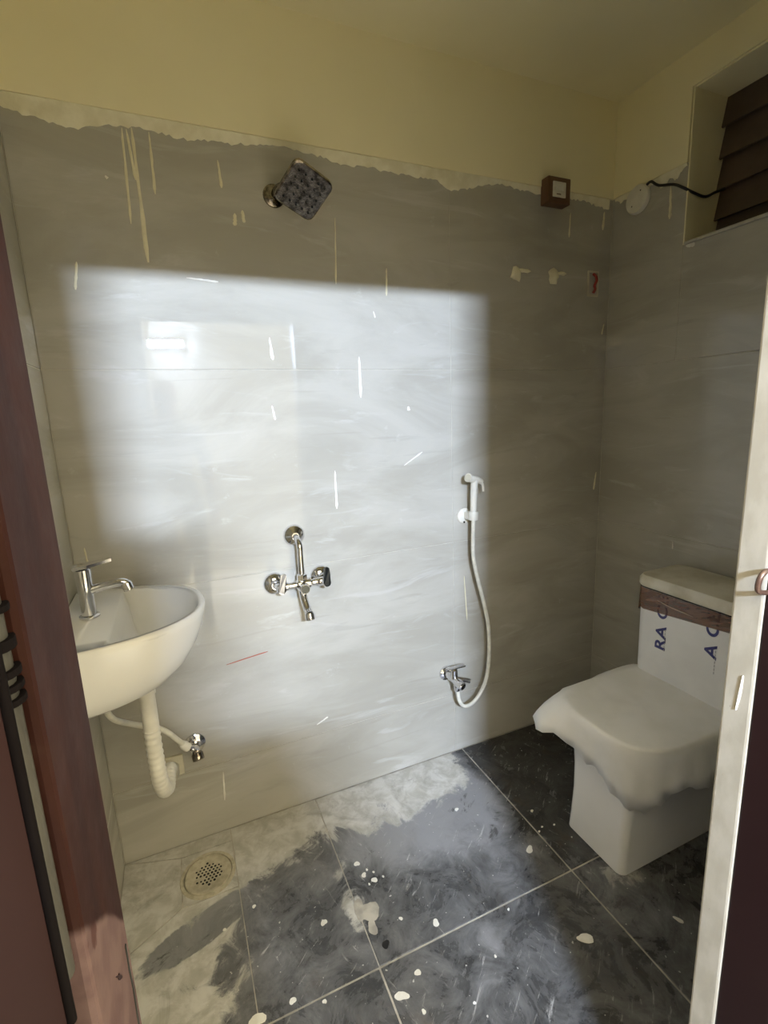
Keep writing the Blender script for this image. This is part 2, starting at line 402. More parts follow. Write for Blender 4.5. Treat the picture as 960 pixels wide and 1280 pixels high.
for a, b, wd in [((-1.61, 2.011), (-1.616, 1.798), .004), ((-1.588, 2.015), (-1.588, 1.711), .0055), ((-1.55, 2.012), (-1.552, 1.873), .004), ((-1.600, 2.01), (-1.593, 1.90), .004),
                 ((-1.078, 1.87), (-1.086, 1.690), .003), ((-0.921, 1.746), (-0.924, 1.666), .004), ((-1.748, 1.70), (-1.759, 1.636), .004),
                 ((-0.651, 0.712), (-0.639, 0.536), .003), ((-1.829, .99), (-1.826, .922), .003), ((-1.392, 1.973), (-1.388, 1.908), .004),
                 ((-0.018, 1.614), (-0.027, 1.575), .004), ((-0.024, 1.046), (-0.033, 0.975), .005), ((-1.36, 1.85), (-1.363, 1.82), .006), ((-1.34, 1.86), (-1.338, 1.83), .006),
                 ((-.20, 1.98), (-.203, 1.90), .004), ((-.04, 2.0), (-.045, 1.94), .006)]:
    streak(a, b, wd, 'drip', wb)
for a, b, wd in [((-1.295, 1.535), (-1.290, 1.473), .005), ((-1.303, 1.345), (-1.297, 1.303), .0045), ((-1.024, 1.485), (-1.024, 1.361), .005), ((-1.123, 1.14), (-1.124, 1.017), .0045),
                 ((-1.552, .211), (-1.557, .11), .0035), ((-0.882, 1.137), (-0.812, 1.178), .003), ((-1.24, .282), (-1.199, .30), .0035), ((-0.86, 1.33), (-0.858, 1.316), .006),
                 ((-1.50, 1.68), (-1.42, 1.675), .003), ((-1.66, 1.90), (-1.655, 1.895), .004), ((-.97, 1.62), (-.965, 1.60), .003)]:
    streak(a, b, wd, 'splash', wb)
streak((-1.507, .571), (-1.38, .585), .002, 'redmark', wb).name = 'red_crayon_mark'
# two pipe points closed with dabs of putty
for px, pz, sd in ((-0.433, 1.764, 3), (-0.269, 1.766, 5)):
    rnd = random.Random(sd)
    for q in range(2):
        bm = B(); n = 12
        ox, oz = (0, 0) if q == 0 else (0.034, 0.012)
        rr = [(0.026 if q == 0 else 0.022)*rnd.uniform(0.7, 1.15) for _ in range(n)]
        def lp(s, yy): return [(px + ox + rr[i]*s*(1 if q == 0 else 1.3)*math.cos(2*PI*i/n), yy, pz + oz + rr[i]*s*(1 if q == 0 else 0.35)*math.sin(2*PI*i/n)) for i in range(n)]
        rings(bm, [lp(1, 0.0), lp(0.85, -0.004), lp(0.4, -0.007)]); obj('putty_dab', bm, 'putty', wb, smooth=True)

# ------------------------------------------------------------------ right wall with ventilation opening
WY0, WY1, WZ0, WZ1 = -0.75, -0.292, 1.803, 2.25
bm = B()
box(bm, 0.0015, 0.16, YD, WY0, 0, ZC); box(bm, 0.0015, 0.16, WY1, 0.0015, 0, ZC)
box(bm, 0.0015, 0.16, WY0, WY1, 0, WZ0); box(bm, 0.0015, 0.16, WY0, WY1, WZ1, ZC)
wr = struct(obj('wall_right', bm, 'grout'))
bm = B(); box(bm, -0.006, 0.002, WY1+0.004, -0.0065, ZT+0.002, ZC); box(bm, -0.006, 0.002, WY0, WY1+0.004, WZ1, ZC); box(bm, -0.006, 0.002, YD, WY0, ZT+.002, ZC)
obj('upper_plaster', bm, 'paint', wr)
bm = B(); box(bm, -0.004, 0.158, WY1-0.004, WY1+0.001, WZ0+0.001, WZ1, 0.001, 1); obj('reveal_plaster', bm, 'paint', wr)
bm = B(); box(bm, 0.0, 0.158, WY0+.001, WY1-.001, WZ1-0.005, WZ1+0.001); obj('soffit_plaster', bm, 'paint', wr)
bm = B(); box(bm, -0.010, 0.158, WY0, WY1-0.005, WZ0-0.001, WZ0+0.008, 0.002, 1); obj('sill_tile', bm, 'grout', wr)
for k in range(4):
    z0, z1 = zr[k]+g2, zr[k+1]-g2
    segs = [(YD, 0.0, z1)] if k < 3 else [(WY1, 0.0, z1), (WY0, WY1, WZ0-0.001), (YD, WY0, z1)]
    for ya, yb, zz in segs:
        ya += g2; yb -= g2
        tilebox('wall_tile', (0.008, yb-ya, zz-z0), (0.004, (ya+yb)/2, (z0+zz)/2), 'tile', wr, 0.0008)
ragged_band((0.0, -0.01, 0), (0.0, WY1+0.006, 0), ZT+0.001, 0.045, 60, (-1, 0, 0), wr, seed=21)
streak((-0.232, 2.0), (-0.236, 1.90), .006, 'drip', wr, 'x'); streak((-0.30, 1.80), (-0.33, 1.795), .008, 'splash', wr, 'x')
streak((-0.335, 0.83), (-0.335, 0.80), .003, 'splash', wr, 'x')
# louvre boards closing the opening
win = struct(bpy.data.objects.new('window_1', None)); C.objects.link(win); win.location = (0.145, (WY0+WY1)/2, WZ0)
for k in range(5):
    zc = WZ0 + 0.045 + k*0.09; bm = B()
    prism(bm, [(0.128, WY1-0.002, zc-0.050), (0.134, WY1-0.002, zc-0.052), (0.156, WY1-0.002, zc+0.048), (0.150, WY1-0.002, zc+0.050)], (0, WY0-WY1+0.004, 0))
    obj('louvre_slat', bm, 'slat', win)
bm = B(); box(bm, 0.159, 0.170, WY0, WY1, WZ0, WZ1); obj('backing_board', bm, 'slat', win)

# ------------------------------------------------------------------ left wall, door wall, ceiling
bm = B(); box(bm, XL-0.12, XL-0.0015, YD, 0.0015, 0, ZC); wl = struct(obj('wall_left', bm, 'grout'))
bm = B(); box(bm, XL-0.002, XL+0.006, YD, -0.0065, ZT+0.002, ZC); obj('upper_plaster', bm, 'paint', wl)
for k in range(4):
    z0, z1 = zr[k]+g2, zr[k+1]-g2
    tilebox('wall_tile', (0.008, -YD-2*g2, z1-z0), (XL-0.004, YD/2, (z0+z1)/2), 'tile', wl, 0.0008)
ragged_band((XL, -0.01, 0), (XL, YD+0.01, 0), ZT+0.001, 0.05, 60, (1, 0, 0), wl, seed=31)
bm = B(); box(bm, XL-0.12, 0.16, YD-0.12, 0.12, ZC, ZC+0.1); struct(obj('ceiling', bm, 'paint'))
JL, JR, LZ, YF = -1.656, -0.955, 1.785, -1.204     # clear opening and front of the frame
bm = B()
box(bm, XL-0.12, JL-0.05, YD-0.11, YD, 0, ZC); box(bm, JR+0.05, 0.16, YD-0.11, YD, 0, ZC); box(bm, JL-0.05, JR+0.05, YD-0.11, YD, LZ+0.05, ZC)
wf = struct(obj('wall_front', bm, 'plaster'))
for x0, x1, z0, z1 in [(XL, JL-0.05, 0, ZT), (JR+0.05, 0, 0, ZT), (JL-0.05, JR+0.05, LZ+0.05, ZT)]:
    bm = B(); box(bm, x0, x1, YD, YD+0.006, z0+.001, z1); obj('inner_tiling', bm, 'tile', wf)
bm = B(); box(bm, XL, 0, YD, YD+0.004, ZT, ZC); obj('upper_plaster', bm, 'paint', wf)

# ------------------------------------------------------------------ door frame
fr = struct(bpy.data.objects.new('trim_1', None)); C.objects.link(fr); fr.location = ((JL+JR)/2, YD-0.05, 0)
bm = B(); box(bm, JL-0.045, JL, YF, YD, 0, LZ+0.045, 0.004); obj('hinge_jamb', bm, 'jamb', fr)
bm = B(); box(bm, JR, JR+0.045, -1.141, YD, 0, LZ+0.045, 0.003); o = obj('strike_jamb', bm, 'jambw', fr); o['label'] = 'white primed inner strip of the door jamb'
bm = B(); box(bm, JR+0.002, JR+0.045, YF, -1.1405, 0, LZ+0.045, 0.003); obj('jamb_rebate', bm, 'leaf', fr)
bm = B(); box(bm, JL, JR, YF, YD, LZ, LZ+0.045, 0.003); obj('head_rail', bm, 'jamb', fr)
bm = B(); rnd = random.Random(4); pts = [(-1.1195, 0.925), (-1.1205, 0.905), (-1.1185, 0.885), (-1.1205, 0.86), (-1.1200, 0.82)]
rings(bm, [[(JL-0.001, y-0.0012-rnd.uniform(0, .0012), z), (JL+0.0008, y-0.001, z), (JL+0.0008, y+0.0014, z), (JL-0.001, y+0.0016+rnd.uniform(0, .001), z)] for y, z in pts]); obj('wood_crack', bm, 'hole', fr)
rnd = random.Random(9); bm = B(); yy, zz = -1.150, 0.935
prism(bm, [(JL+0.0001, yy + r_*math.cos(a), zz + 0.35*r_*math.sin(a) - 1.25*r_*math.cos(a)) for a, r_ in [(2*PI*i/12, 0.008*rnd.uniform(0.45, 1.25)) for i in range(12)]], (0.0006, 0, 0)); obj('dent_mark', bm, 'leaf', fr)
# latch staple on the strike jamb
bm = B(); zc = 1.093
tube(bm, [(JR+0.010, -1.143, zc+0.012), (JR-0.006, -1.142, zc+0.014), (JR-0.014, -1.141, zc+0.004), (JR-0.012, -1.141, zc-0.010), (JR+0.010, -1.144, zc-0.014)], 0.0032, 8, 6)
o = obj('latch_staple', bm, 'brass', fr, smooth='all'); o['label'] = 'bent metal latch staple'
bm = B(); k = 8; lo = []
for i in range(k+1):
    t = i/k; w_ = 0.003*math.sin(PI*(0.12+0.8*t)); zz = 0.915 + 0.05*t; yy = -1.124 - 0.004*t
    lo.append([(JR+0.0005, yy-w_, zz), (JR-0.0018, yy, zz), (JR+0.0005, yy+w_, zz)])
rings(bm, lo); obj('paint_run', bm, 'splash', fr)
# door leaf, opened outwards past a right angle
HX, HY = JL-0.008, YF-0.014
dr = struct(bpy.data.objects.new('door_1', None)); C.objects.link(dr); dr.location = (HX, HY, 0); 
lw, lt = 0.70, 0.032
bm = B(); box(bm, -lt, 0, -lw, 0, 0.012, LZ-0.004, 0.002)
o = obj('door_leaf', bm, 'leaf'); o.parent = dr; o.location = (0, 0, 0)
bm = B(); lathe(bm, (-0.008, 0.006, 1.02), (0, 0, 1), [(0.0085, 0), (0.0085, 0.74)], 20)
o = obj('edge_strip', bm, 'steel', smooth=True); o.parent = dr; o.location = (0, 0, 0); o['label'] = 'grey rounded steel strip on the hinge edge'
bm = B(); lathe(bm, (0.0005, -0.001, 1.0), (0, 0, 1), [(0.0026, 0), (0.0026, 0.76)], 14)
o = obj('edge_shade_bead', bm, 'bracket', smooth=True); o.parent = dr; o.location = (0, 0, 0)  # black bead stands in for the shade on the strip's left half
dr.rotation_euler = (0, 0, math.radians(-20))
for zc in (1.205, 0.35, 1.66):
    for j in range(5):
        bm = B(); lathe(bm, (HX-0.004, HY+0.0085, zc - 0.026 + (0, 0.007, 0.014, 0.027, 0.045)[j]), (0, 0, 1), [(0.0098, 0), (0.0098, (0.003, 0.003, 0.0035, 0.005, 0.003)[j])], 14)
        o = obj('hinge_knuckle', bm, 'bracket', smooth=True); o.parent = fr; o.location -= fr.location

# ------------------------------------------------------------------ outside the door: landing with a wall lamp
YO = -3.05
bm = B(); box(bm, -3.2, 1.6, YO-0.1, YD-0.30, -0.06, -0.001); struct(obj('floor_landing', bm, 'outfloor'))
bm = B(); box(bm, -1.66, -0.62, YO-0.1, YO, 0, 2.18); struct(obj('wall_landing', bm, 'outwall'))
bm = B(); box(bm, -3.2, -1.66, YO-0.1, YO-0.02, 0, 2.6); box(bm, -0.62, 1.6, YO-0.1, YO-0.02, 0, 2.6); box(bm, -1.66, -0.62, YO-0.1, YO-0.02, 2.18, 2.6); struct(obj('wall_landing_recess', bm, 'plaster'))
LX, LZZ = -1.545, 1.94
lamp = thing('wall_lamp', 'slim white LED batten on the landing wall outside the door', 'lamp', (LX, YO, LZZ))
bm = B(); box(bm, LX-0.140, LX+0.140, YO, YO+0.03, LZZ-0.035, LZZ+0.035, 0.006); obj('housing', bm, 'lampbody', lamp)
bm = B(); box(bm, LX-0.128, LX+0.128, YO+0.030, YO+0.044, LZZ-0.025, LZZ+0.025); obj('diffuser', bm, 'glow', lamp)

# ------------------------------------------------------------------ wash basin
def dloop(d0, d1, w, z, nb=9, nf=33, cy=-0.245, pw=2.3):
    """D-shaped loop: straight back at distance d0 from the wall, rounded front at d1"""
    P = []
    for i in range(nb): P.append((XL+d0, cy + w - 2*w*i/nb, z))
    for i in range(nf):
        a = -PI/2 + PI*i/(nf-1); c, s = math.cos(a), math.sin(a)
        P.append((XL + d0 + (d1-d0)*abs(c)**(2/pw), cy + w*math.copysign(abs(s)**(2/pw), s), z))
    return P
ba = thing('wash_basin', 'white ceramic wash basin on the left tiled wall beside the maroon jamb', 'basin', (XL+0.001, -0.245, 0.70))
ZB = 0.882
bm = B()
L = []
for d1, wv, z in [(0.15, 0.12, ZB-0.172), (0.185, 0.148, ZB-0.168), (0.222, 0.172, ZB-0.152), (0.256, 0.189, ZB-0.122), (0.280, 0.198, ZB-0.085), (0.296, 0.203, ZB-0.048), (0.304, 0.2045, ZB-0.018), (0.306, 0.205, ZB-0.004)]:
    L.append(dloop(0.001, d1, wv, z))
L.append(dloop(0.003, 0.303, 0.202, ZB)); L.append(dloop(0.004, 0.293, 0.192, ZB))
for d0, d1, wv, z in [(0.108, 0.290, 0.189, ZB-0.003), (0.112, 0.286, 0.185, ZB-0.012), (0.122, 0.276, 0.172, ZB-0.045), (0.130, 0.255, 0.145, ZB-0.085), (0.145, 0.225, 0.095, ZB-0.112), (0.165, 0.20, 0.04, ZB-0.120)]:
    L.append(dloop(d0, d1, wv, z))
rings(bm, L); obj('bowl', bm, 'ceramic', ba, smooth='all')
bm = B(); lathe(bm, (XL+0.183, -0.245, ZB-0.1205), (0, 0, 1), [(0.026, 0), (0.026, 0.004), (0.019, 0.005), (0.0, 0.003)], 20); obj('waste_grating', bm, 'chrome', ba, smooth=True)
# pillar tap
tx, ty = XL+0.060, -0.245
tp = thing('basin_tap', 'chrome single lever pillar tap standing on the wash basin', 'tap', (tx, ty, ZB))
bm = B(); lathe(bm, (tx, ty, ZB), (0, 0, 1), [(0.021, 0), (0.021, 0.004), (0.016, 0.007)], 24); obj('base_ring', bm, 'chrome', tp, smooth=True)
bm = B(); lathe(bm, (tx, ty, ZB+0.006), (0, 0, 1), [(0.0155, 0), (0.015, 0.05), (0.016, 0.075), (0.017, 0.10), (0.0165, 0.106), (0.012, 0.108)], 24); obj('body', bm, 'chrome', tp, smooth=True)
bm = B(); tube(bm, [(tx+0.008, ty, ZB+0.062), (tx+0.04, ty, ZB+0.068), (tx+0.070, ty, ZB+0.070), (tx+0.083, ty, ZB+0.066)], 0.0105, 14, 5, lambda t: 1.0 - 0.12*t); sp = obj('spout', bm, 'chrome', tp, smooth=True)
bm = B(); lathe(bm, (tx+0.080, ty, ZB+0.070), (0.28, 0, -1), [(0.0095, 0), (0.0125, 0.004), (0.0125, 0.020), (0.010, 0.022)], 18); obj('aerator', bm, 'chrome', sp, smooth=True)
bm = B(); prism(bm, [(tx-0.017, ty-0.017, ZB+0.114), (tx+0.012, ty-0.016, ZB+0.116), (tx+0.060, ty-0.008, ZB+0.124), (tx+0.060, ty+0.008, ZB+0.124), (tx+0.012, ty+0.016, ZB+0.116), (tx-0.017, ty+0.017, ZB+0.114)], (0, 0, 0.007)); obj('lever', bm, 'chrome', tp)
# waste pipe: smooth tail, ribbed flexible part, U-turn up to the wall outlet
wx, wy = XL+0.150, -0.245
wp = thing('waste_pipe', 'white ribbed flexible waste pipe hanging under the basin', 'pipe', (wx, wy, 0.37))
bm = B(); lathe(bm, (wx, wy, ZB-0.173), (0, 0, -1), [(0.021, 0), (0.021, 0.045), (0.0185, 0.048), (0.0185, 0.143)], 24); obj('tailpiece', bm, 'pvc', wp, smooth=True)
path = smoothpath([(wx, wy, 0.57), (wx, wy, 0.50), (wx+0.002, wy, 0.43), (wx+0.006, wy+0.015, 0.385), (wx+0.012, wy+0.05, 0.362), (wx+0.016, wy+0.085, 0.375), (wx+0.018, wy+0.11, 0.37)], 16)
bm = B(); n = len(path); tube(bm, path, 0.0185, 18, 0, lambda t: 1.0 + (0.07*math.sin(t*2*PI*26))); obj('ribbed_section', bm, 'pvc', wp, smooth='all')
bm = B(); tube(bm, [path[-1], (wx+0.020, -0.10, 0.345), (wx+0.020, -0.06, 0.300), (wx+0.018, -0.03, 0.285), (wx+0.018, -0.004, 0.285)], 0.0175, 16, 6); obj('outlet_arm', bm, 'pvcg', wp, smooth=True)
bm = B(); box(bm, wx-0.012, wx+0.048, -0.010, -0.001, 0.252, 0.318, 0.003); obj('wall_flange', bm, 'pvcg', wp)
# angle valve + supply hose
ax, az = -1.622, 0.340
av = thing('angle_valve', 'chrome angle valve on the back wall under the basin', 'valve', (ax, 0, az))
bm = B(); lathe(bm, (ax, -0.001, az), (0, -1, 0), [(0.031, 0), (0.030, 0.004), (0.020, 0.010), (0.011, 0.012)], 24); obj('flange', bm, 'chrome', av, smooth=True)
bm = B(); lathe(bm, (ax, -0.012, az), (0, -1, 0), [(0.010, 0), (0.0115, 0.010), (0.0125, 0.035), (0.010, 0.040)], 18); obj('body', bm, 'chrome', av, smooth=True)
bm = B(); lathe(bm, (ax+0.002, -0.044, az), (0.15, -0.6, -0.8), [(0.009, 0), (0.017, 0.008), (0.017, 0.026), (0.012, 0.028)], 10); obj('knob', bm, 'dchrome', av, smooth=True)
bm = B(); tube(bm, [(ax, -0.034, az), (ax-0.010, -0.040, az+0.010), (ax-0.018, -0.045, az+0.018)], 0.0085, 12, 4); obj('outlet', bm, 'chrome', av, smooth=True)
hs = thing('supply_hose', 'thin white supply hose from the basin to the angle valve', 'hose', (-1.75, -0.1, 0.40))
bm = B(); tube(bm, [(-1.800, -0.235, 0.705), (-1.806, -0.20, 0.63), (-1.800, -0.15, 0.565), (-1.765, -0.105, 0.512), (-1.70, -0.085, 0.463), (-1.665, -0.065, 0.405), (-1.650, -0.05, 0.372)], 0.0075, 12, 8); obj('hose', bm, 'pvch', hs, smooth='all')
bm = B(); lathe(bm, (-1.652, -0.052, 0.376), (0.55, 0.15, -0.78), [(0.009, -0.012), (0.013, 0.0), (0.013, 0.018), (0.010, 0.020)], 10); obj('connector_nut', bm, 'pvc', hs, smooth=True)

# ------------------------------------------------------------------ overhead shower
sh = thing('shower_head', 'chrome square overhead shower high on the back wall', 'shower', (-1.215, 0, 1.93))
bm = B(); lathe(bm, (-1.252, -0.001, 1.905), (0, -1, 0), [(0.030, 0), (0.029, 0.004), (0.014, 0.010)], 24); obj('flange', bm, 'dchrome', sh, smooth=True)
bm = B(); tube(bm, [(-1.252, -0.005, 1.905), (-1.245, -0.04, 1.912), (-1.220, -0.075, 1.908), (-1.203, -0.095, 1.898)], 0.010, 12, 6); obj('arm', bm, 'dchrome', sh, smooth=True)
n = Vector((-0.10, -0.62, -0.78)).normalized()
e1 = Vector((0.80, -0.25, 0.0)); e1 = (e1 - n*e1.dot(n)).normalized(); e2 = n.cross(e1)
hc = Vector((-1.198, -0.112, 1.882)); hw = 0.058
ang = math.radians(-38); f1 = e1*math.cos(ang) + e2*math.sin(ang); f2 = n.cross(f1)
def sq(s, d, r=0.3): 
    P = []
    for sx, sy, a0 in ((1, 1, 0), (-1, 1, 90), (-1, -1, 180), (1, -1, 270)):
        for i in range(4):
            a = math.radians(a0 + 30*i); rr = s*r
            P.append(hc + f1*(sx*(s-rr) + rr*math.cos(a)) + f2*(sy*(s-rr) + rr*math.sin(a)) + n*d)
    return P
bm = B(); rings(bm, [sq(hw*0.35, -0.022), sq(hw*0.8, -0.012), sq(hw, -0.006), sq(hw, 0.004), sq(hw*0.94, 0.006)]); hd = obj('head_plate', bm, 'dchrome', sh)
for i in range(5):
    for j in range(5):
        p = hc + f1*((i-2)*0.019) + f2*((j-2)*0.019) + n*0.006
        bm = B(); lathe(bm, p, n, [(0.0032, 0), (0.0022, 0.003)], 8); obj('nozzle', bm, 'hole', hd)

# ------------------------------------------------------------------ wall mixer
mx = thing('wall_mixer', 'chrome two-handle wall mixer with bend pipe and short spout', 'mixer', (-1.266, 0, 0.81))
yb, zb = -0.058, 0.808
for sx in (-1.341, -1.193):
    bm = B(); lathe(bm, (sx, -0.001, 0.806), (0, -1, 0), [(0.034, 0), (0.034, 0.006), (0.030, 0.012), (0.016, 0.018), (0.013, 0.030)], 28); obj('wall_flange', bm, 'chrome', mx, smooth=True)
    bm = B(); tube(bm, [(sx, -0.02, 0.806), (sx+(0.004 if sx < -1.3 else -0.004), -0.040, 0.807), (sx+(0.010 if sx < -1.3 else -0.010), yb, zb)], 0.012, 14, 5); obj('inlet_leg', bm, 'chrome', mx, smooth=True)
bm = B(); lathe(bm, (-1.336, yb, zb), (1, 0, 0), [(0.010, 0), (0.013, 0.004), (0.013, 0.025), (0.010, 0.028), (0.010, 0.050), (0.017, 0.056), (0.017, 0.094), (0.010, 0.100), (0.010, 0.118), (0.013, 0.122), (0.013, 0.144), (0.010, 0.148)], 20); obj('body_bar', bm, 'chrome', mx, smooth=True)
for sx, rv, mt in ((-1.334, 0.10, 'chrome'), (-1.196, -0.05, 'darkcap')):
    bm = B(); lathe(bm, (sx, yb-0.006, zb), (0, -1, 0), [(0.012, 0), (0.0135, 0.006), (0.0135, 0.022), (0.011, 0.026)], 18); hn = obj('handle', bm, 'chrome', mx, smooth=True)
    bm = B()
    prism(bm, [(sx+0.011*math.cos(a), yb-0.027, zb+0.011*math.sin(a)) for a in [PI+PI*i/8 for i in range(9)]] + [(sx+0.008+rv*0.05, yb-0.036, zb+0.050), (sx+0.003+rv*0.05, yb-0.037, zb+0.054), (sx-0.003+rv*0.05, yb-0.037, zb+0.054), (sx-0.008+rv*0.05, yb-0.036, zb+0.050)], (0, -0.007, 0)); obj('lever', bm, mt, hn)
bm = B(); lathe(bm, (-1.266, yb-0.012, zb-0.006), (0, -1, 0), [(0.014, 0), (0.016, 0.006), (0.016, 0.024), (0.0135, 0.027)], 20); kn = obj('diverter_knob', bm, 'chrome', mx, smooth=True)
bm = B(); lathe(bm, (-1.266, yb-0.039, zb-0.006), (0, -1, 0), [(0.0132, 0), (0.0125, 0.0012)], 20); obj('knob_face', bm, 'darkcap', kn, smooth=True)
bm = B(); lathe(bm, (-1.266, yb, zb+0.010), (0, 0, 1), [(0.012, 0), (0.016, 0.004), (0.016, 0.020), (0.010, 0.023)], 6); obj('riser_nut', bm, 'chrome', mx)
bm = B(); tube(bm, [(-1.266, yb, zb+0.028), (-1.266, yb, zb+0.09), (-1.266, yb, zb+0.118), (-1.267, yb+0.014, zb+0.134), (-1.268, yb+0.035, zb+0.141), (-1.269, -0.006, 0.951)], 0.0095, 14, 7); obj('bend_pipe', bm, 'chrome', mx, smooth=True)
bm = B(); lathe(bm, (-1.269, -0.001, 0.951), (0, -1, 0), [(0.033, 0), (0.033, 0.006), (0.028, 0.014), (0.014, 0.020), (0.011, 0.024)], 28); obj('wall_flange', bm, 'chrome', mx, smooth=True)
bm = B(); tube(bm, [(-1.266, yb+0.004, zb-0.012), (-1.266, yb-0.004, zb-0.040), (-1.264, yb-0.030, zb-0.068), (-1.262, yb-0.050, zb-0.080)], 0.012, 14, 6); sp = obj('spout', bm, 'chrome', mx, smooth=True)
bm = B(); lathe(bm, (-1.262, yb-0.046, zb-0.076), (0.05, -0.25, -1), [(0.012, 0), (0.0145, 0.003), (0.0145, 0.022), (0.012, 0.024)], 18); obj('aerator', bm, 'chrome', sp, smooth=True)

# ------------------------------------------------------------------ bidet sprayer, its hook and tap
hk = thing('sprayer_hook', 'round white plastic wall hook holding the hand sprayer', 'holder', (-0.650, 0, 0.945))
bm = B(); lathe(bm, (-0.652, -0.001, 0.940), (0, -1, 0), [(0.028, 0), (0.027, 0.006), (0.018, 0.010)], 24); obj('rosette', bm, 'pvc', hk, smooth=True)
bm = B(); box(bm, -0.656, -0.634, -0.036, -0.006, 0.930, 0.956, 0.004); obj('stem', bm, 'pvc', hk, smooth=True)
bm = B(); lathe(bm, (-0.640, -0.046, 0.930), (0, 0, 1), [(0.0125, 0), (0.016, 0.001), (0.0175, 0.030), (0.0165, 0.032), (0.0135, 0.032), (0.0125, 0.0)], 24); obj('cradle_ring', bm, 'pvc', hk, smooth=True)
bm = B(); lathe(bm, (-0.655, -0.010, 0.918), (0, -1, 0), [(0.004, 0), (0.0035, 0.002)], 10); obj('screw', bm, 'steel', hk)
sy = -0.046
hp = thing('hand_sprayer', 'white hand bidet sprayer with long hose hanging on the wall', 'sprayer', (-0.640, sy, 0.25))
bm = B(); tube(bm, [(-0.640, sy, 0.928), (-0.640, sy, 0.955), (-0.639, sy, 1.0), (-0.637, sy, 1.045), (-0.633, sy, 1.072)], 0.0115, 14, 6, lambda t: 0.85 + 0.3*t); obj('handle', bm, 'pvc', hp, smooth=True)
bm = B(); tube(bm, [(-0.668, sy-0.010, 1.084), (-0.650, sy-0.004, 1.078), (-0.630, sy, 1.074), (-0.610, sy+0.004, 1.066), (-0.603, sy+0.004, 1.060)], 0.0145, 14, 6, lambda t: 1.05 - 0.45*t); hd = obj('spray_head', bm, 'pvc', hp, smooth=True)
bm = B(); lathe(bm, (-0.667, sy-0.010, 1.0835), (-0.9, -0.3, 0.28), [(0.0125, 0), (0.0125, 0.003)], 16); obj('spray_face', bm, 'pvcg', hd)
bm = B(); tube(bm, [(-0.610, sy, 1.068), (-0.601, sy, 1.052), (-0.598, sy, 1.036), (-0.598, sy, 1.028)], 0.0045, 10, 5); obj('trigger', bm, 'pvc', hp, smooth=True)
bm = B(); tube(bm, [(-0.640, sy, 0.930), (-0.642, sy, 0.87), (-0.640, sy, 0.79), (-0.620, sy, 0.70), (-0.598, sy, 0.62), (-0.578, sy, 0.53), (-0.572, sy, 0.45), (-0.574, sy, 0.37), (-0.588, sy-0.004, 0.305), (-0.618, sy-0.008, 0.255), (-0.655, sy-0.012, 0.228), (-0.690, sy-0.012, 0.226), (-0.710, sy-0.010, 0.250), (-0.716, sy-0.008, 0.290)], 0.0068, 12, 8); obj('hose', bm, 'pvch', hp, smooth='all')
bt = thing('bidet_tap', 'small chrome lever tap feeding the bidet sprayer hose', 'tap', (-0.735, 0, 0.345))
bm = B(); lathe(bm, (-0.735, -0.001, 0.345), (0, -1, 0), [(0.028, 0), (0.027, 0.005), (0.018, 0.010), (0.012, 0.012)], 24); obj('flange', bm, 'chrome', bt, smooth=True)
bm = B(); lathe(bm, (-0.735, -0.010, 0.345), (0.28, -1, -0.25), [(0.011, 0), (0.013, 0.010), (0.013, 0.050), (0.016, 0.056), (0.016, 0.080), (0.012, 0.084)], 18); obj('body', bm, 'chrome', bt, smooth=True)
bm = B(); lathe(bm, (-0.725, -0.044, 0.342), (0, 0, 1), [(0.013, 0), (0.0135, 0.035), (0.010, 0.038)], 18); lv = obj('handle', bm, 'chrome', bt, smooth=True)
bm = B(); box(bm, -0.752, -0.680, -0.053, -0.035, 0.380, 0.387, 0.003); obj('lever', bm, 'chrome', lv)
bm = B(); tube(bm, [(-0.722, -0.046, 0.340), (-0.700, -0.048, 0.333), (-0.676, -0.050, 0.324), (-0.664, -0.052, 0.318)], 0.0095, 12, 4); obj('side_outlet', bm, 'chrome', bt, smooth=True)
bm = B(); lathe(bm, (-0.718, -0.052, 0.325), (0, 0, -1), [(0.010, 0), (0.012, 0.004), (0.012, 0.028), (0.009, 0.032)], 12); obj('hose_outlet', bm, 'chrome', bt, smooth=True)

# ------------------------------------------------------------------ toilet
TY = -0.556
to = thing('toilet', 'white close-coupled toilet still in packing film against the right wall', 'toilet', (-0.30, TY, 0))
bm = B(); L = []
for z, xf, xb, hy, rf in [(0.001, -0.560, -0.05, 0.106, 0.022), (0.05, -0.556, -0.05, 0.104, 0.022), (0.14, -0.550, -0.05, 0.103, 0.022), (0.22, -0.548, -0.05, 0.108, 0.026), (0.28, -0.553, -0.05, 0.124, 0.05),
                          (0.33, -0.565, -0.05, 0.148, 0.09), (0.37, -0.577, -0.05, 0.165, 0.12), (0.395, -0.582, -0.05, 0.170, 0.13), (0.402, -0.578, -0.05, 0.166, 0.13)]:
    L.append(rrect((xf+xb)/2, TY, (xb-xf)/2, hy, 0.02, z, 6, rf))
rings(bm, L); obj('pedestal_bowl', bm, 'tceramic', to, smooth=True)
bm = B(); L = [rrect(-0.387, TY, 0.193, 0.168, 0.03, z, 8, 0.12) for z in (0.402, 0.418)] + [rrect(-0.387, TY, 0.186, 0.161, 0.03, 0.423, 8, 0.115)]
rings(bm, L); obj('seat_lid', bm, 'tceramic', to, smooth=True)
bm = B(); L = [rrect(-0.115, TY, 0.098, 0.172, 0.03, 0.403, 6), rrect(-0.115, TY, 0.100, 0.176, 0.03, 0.44, 6), rrect(-0.115, TY, 0.101, 0.178, 0.03, 0.722, 6)]
rings(bm, L); tk = obj('cistern', bm, 'film', to, smooth=True); tk['label'] = 'cistern wrapped in milky film with blue print'
